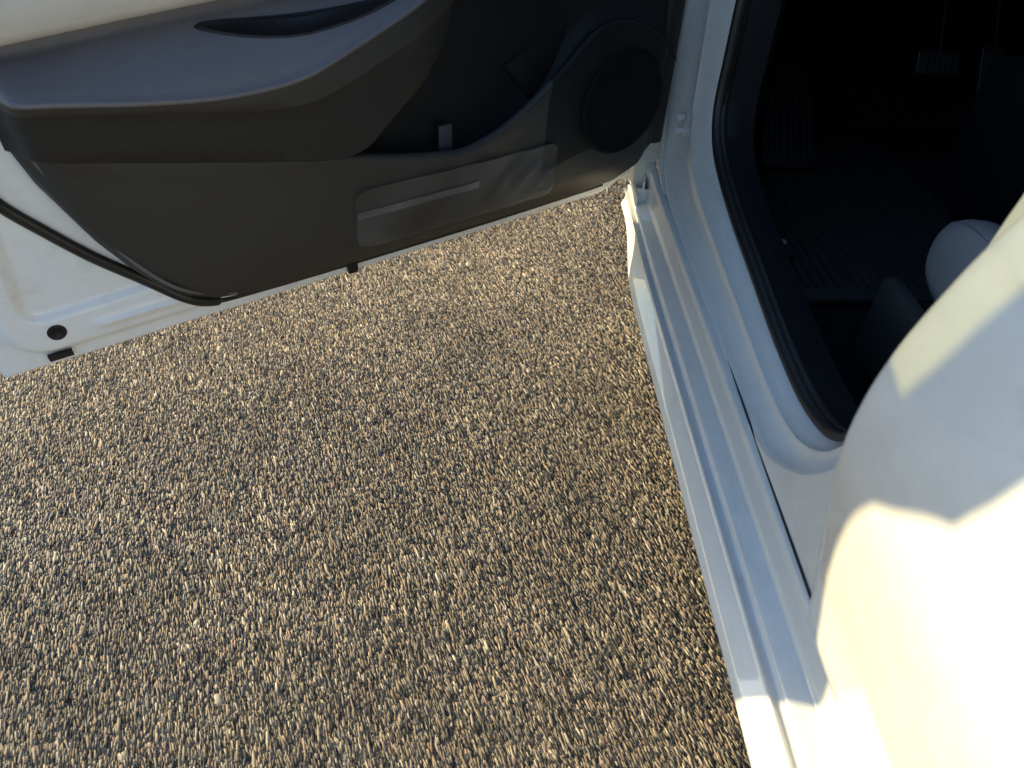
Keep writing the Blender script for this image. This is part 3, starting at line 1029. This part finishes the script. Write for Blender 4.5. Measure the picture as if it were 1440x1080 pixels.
cup.grid([[p + up_ * 0.0002 for p in ring], [p * 0.97 + cen * 0.03 + up_ * 0.0022 for p in ring], [p * 0.92 + cen * 0.08 + up_ * 0.002 for p in ring],
          [p * 0.9 + cen * 0.1 + up_ * 0.0008 for p in ring], [p * 0.02 + cen * 0.98 + up_ * 0.0006 for p in ring]], close_u=True)
cup.build('pull_cup', 'black', front_door, sharp=None)

# ---- leather insert and upper trim above the armrest
rows = []
for i in range(60):
    s = 0.30 + 0.715 * i / 59
    b = interp(s, [(0.30, 0.80), (0.55, 0.772), (0.656, 0.757), (0.794, 0.747), (0.973, 0.733), (1.02, 0.730)])
    row = []
    for f_, t in ((0, 0.022), (0.01, 0.040), (0.04, 0.052), (0.10, 0.060), (0.25, 0.064), (0.5, 0.064), (0.75, 0.058), (0.93, 0.048), (1.0, 0.02)):
        row.append(dp(s, b + (0.895 - b) * f_, t * (0.6 + 0.4 * sm(s, 0.30, 0.40))))
    rows.append(row)
MB().grid(rows, flip=True).build('leather_insert', 'insert', front_door, sharp=None)
rows = []
for i in range(40):
    s = -0.03 + 1.06 * i / 39
    rows.append([dp(s, h, t) for h, t in ((0.885, 0.015), (0.89, 0.045), (0.91, 0.062), (0.935, 0.062), (0.955, 0.045), (0.962, 0.0), (0.96, -0.055))])
MB().grid(rows, flip=True).build('upper_trim', 'soft', front_door, sharp=None)

# ---- speaker grille
sp_c = (0.083, 0.512)
sg = MB()
rings = []
for k, (rr, t) in enumerate(((0.088, 0.058), (0.086, 0.0635), (0.081, 0.0645), (0.078, 0.0615), (0.05, 0.0635), (0.001, 0.0645))):
    rings.append([dp(sp_c[0] + rr * math.cos(2 * math.pi * j / 40), sp_c[1] + rr * 1.05 * math.sin(2 * math.pi * j / 40), t) for j in range(40)])
sg.grid(rings, close_u=True, flip=True)
sg.build('speaker_grille', 'grille', front_door, sharp=None)

# ---- clear protective film on the lower lining
def lining_t(s, h):
    low, lip = interp(s, LOW), interp(s, LIP)
    tl = 0.05
    f_ = (h - low - 0.014) / (lip - low - 0.020)
    return tl * (0.72 + 0.35 * max(0, min(0.9, f_))) + 0.008
rows = []
for i in range(45):
    u = i / 44
    s = 0.213 + (0.594 - 0.213) * u
    row = []
    for j in range(13):
        v = j / 12
        top_h = 0.474 - 0.006 * (1 - u) + 0.0
        c_ = 0.012 * (sm(u, 0.96, 1.0) + sm(u, 0.03, 0.0))
        h = (0.366 + c_) + (top_h - 0.366 - 2 * c_) * v
        wob = 0.0012 * math.sin(17 * s * 6 + 5 * v) * math.sin(9 * v + 20 * s) + 0.0025 * sm(v, 0.8, 1) * abs(math.sin(s * 31))
        row.append(dp(s, h, lining_t(s, h) + 0.0018 + wob))
    rows.append(row)
MB().grid(rows, flip=False).build('protective_film', 'film', front_door, sharp=None)
rows = []
for i in range(25):
    s = 0.375 + (0.592 - 0.375) * i / 24
    c_ = 0.430
    rows.append([dp(s, c_ + dh, lining_t(s, c_ + dh) + 0.0042) for dh in (-0.006, 0.0, 0.006)])
MB().grid(rows, flip=False).build('film_fold', 'fold', front_door, sharp=None)

# ---- small fittings on the pressed sheet
def disc(name, s, h, rs_, mat, t=None, seg=24):
    t0 = sheet_t(s, h) if t is None else t
    mb = MB()
    mb.grid([[dp(s + r * math.cos(2 * math.pi * j / seg), h + r * math.sin(2 * math.pi * j / seg), t0 + o_) for j in range(seg)] for r, o_ in rs_], close_u=True, flip=True)
    return mb.build(name, mat, front_door, sharp=None)
disc('rubber_plug', 1.036, 0.353, ((0.0125, 0.0002), (0.0115, 0.0025), (0.009, 0.003), (0.0075, 0.0015), (0.0002, 0.001)), 'black')
sl = MB()
sl_rows = []
for h, o_ in ((0.302, 0.004), (0.3025, 0.006), (0.316, 0.0135), (0.3165, 0.006)):
    sl_rows.append([dp(s, h, o_) for s in (1.028, 1.035, 1.05, 1.060)])
sl.grid(sl_rows, flip=False)
sl.build('drain_slot', 'black', front_door)
MB().box(dp(0.592, 0.309, 0.006), (0.018, 0.010, 0.020), 0.003, Matrix.Rotation(math.radians(31), 3, 'Z')).build('retainer_clip', 'black', front_door)
MB().box(dp(0.427, 0.512, 0.040), (0.024, 0.006, 0.05), 0.003, Matrix.Rotation(math.radians(31), 3, 'Z')).build('pocket_tab', 'tab', front_door)
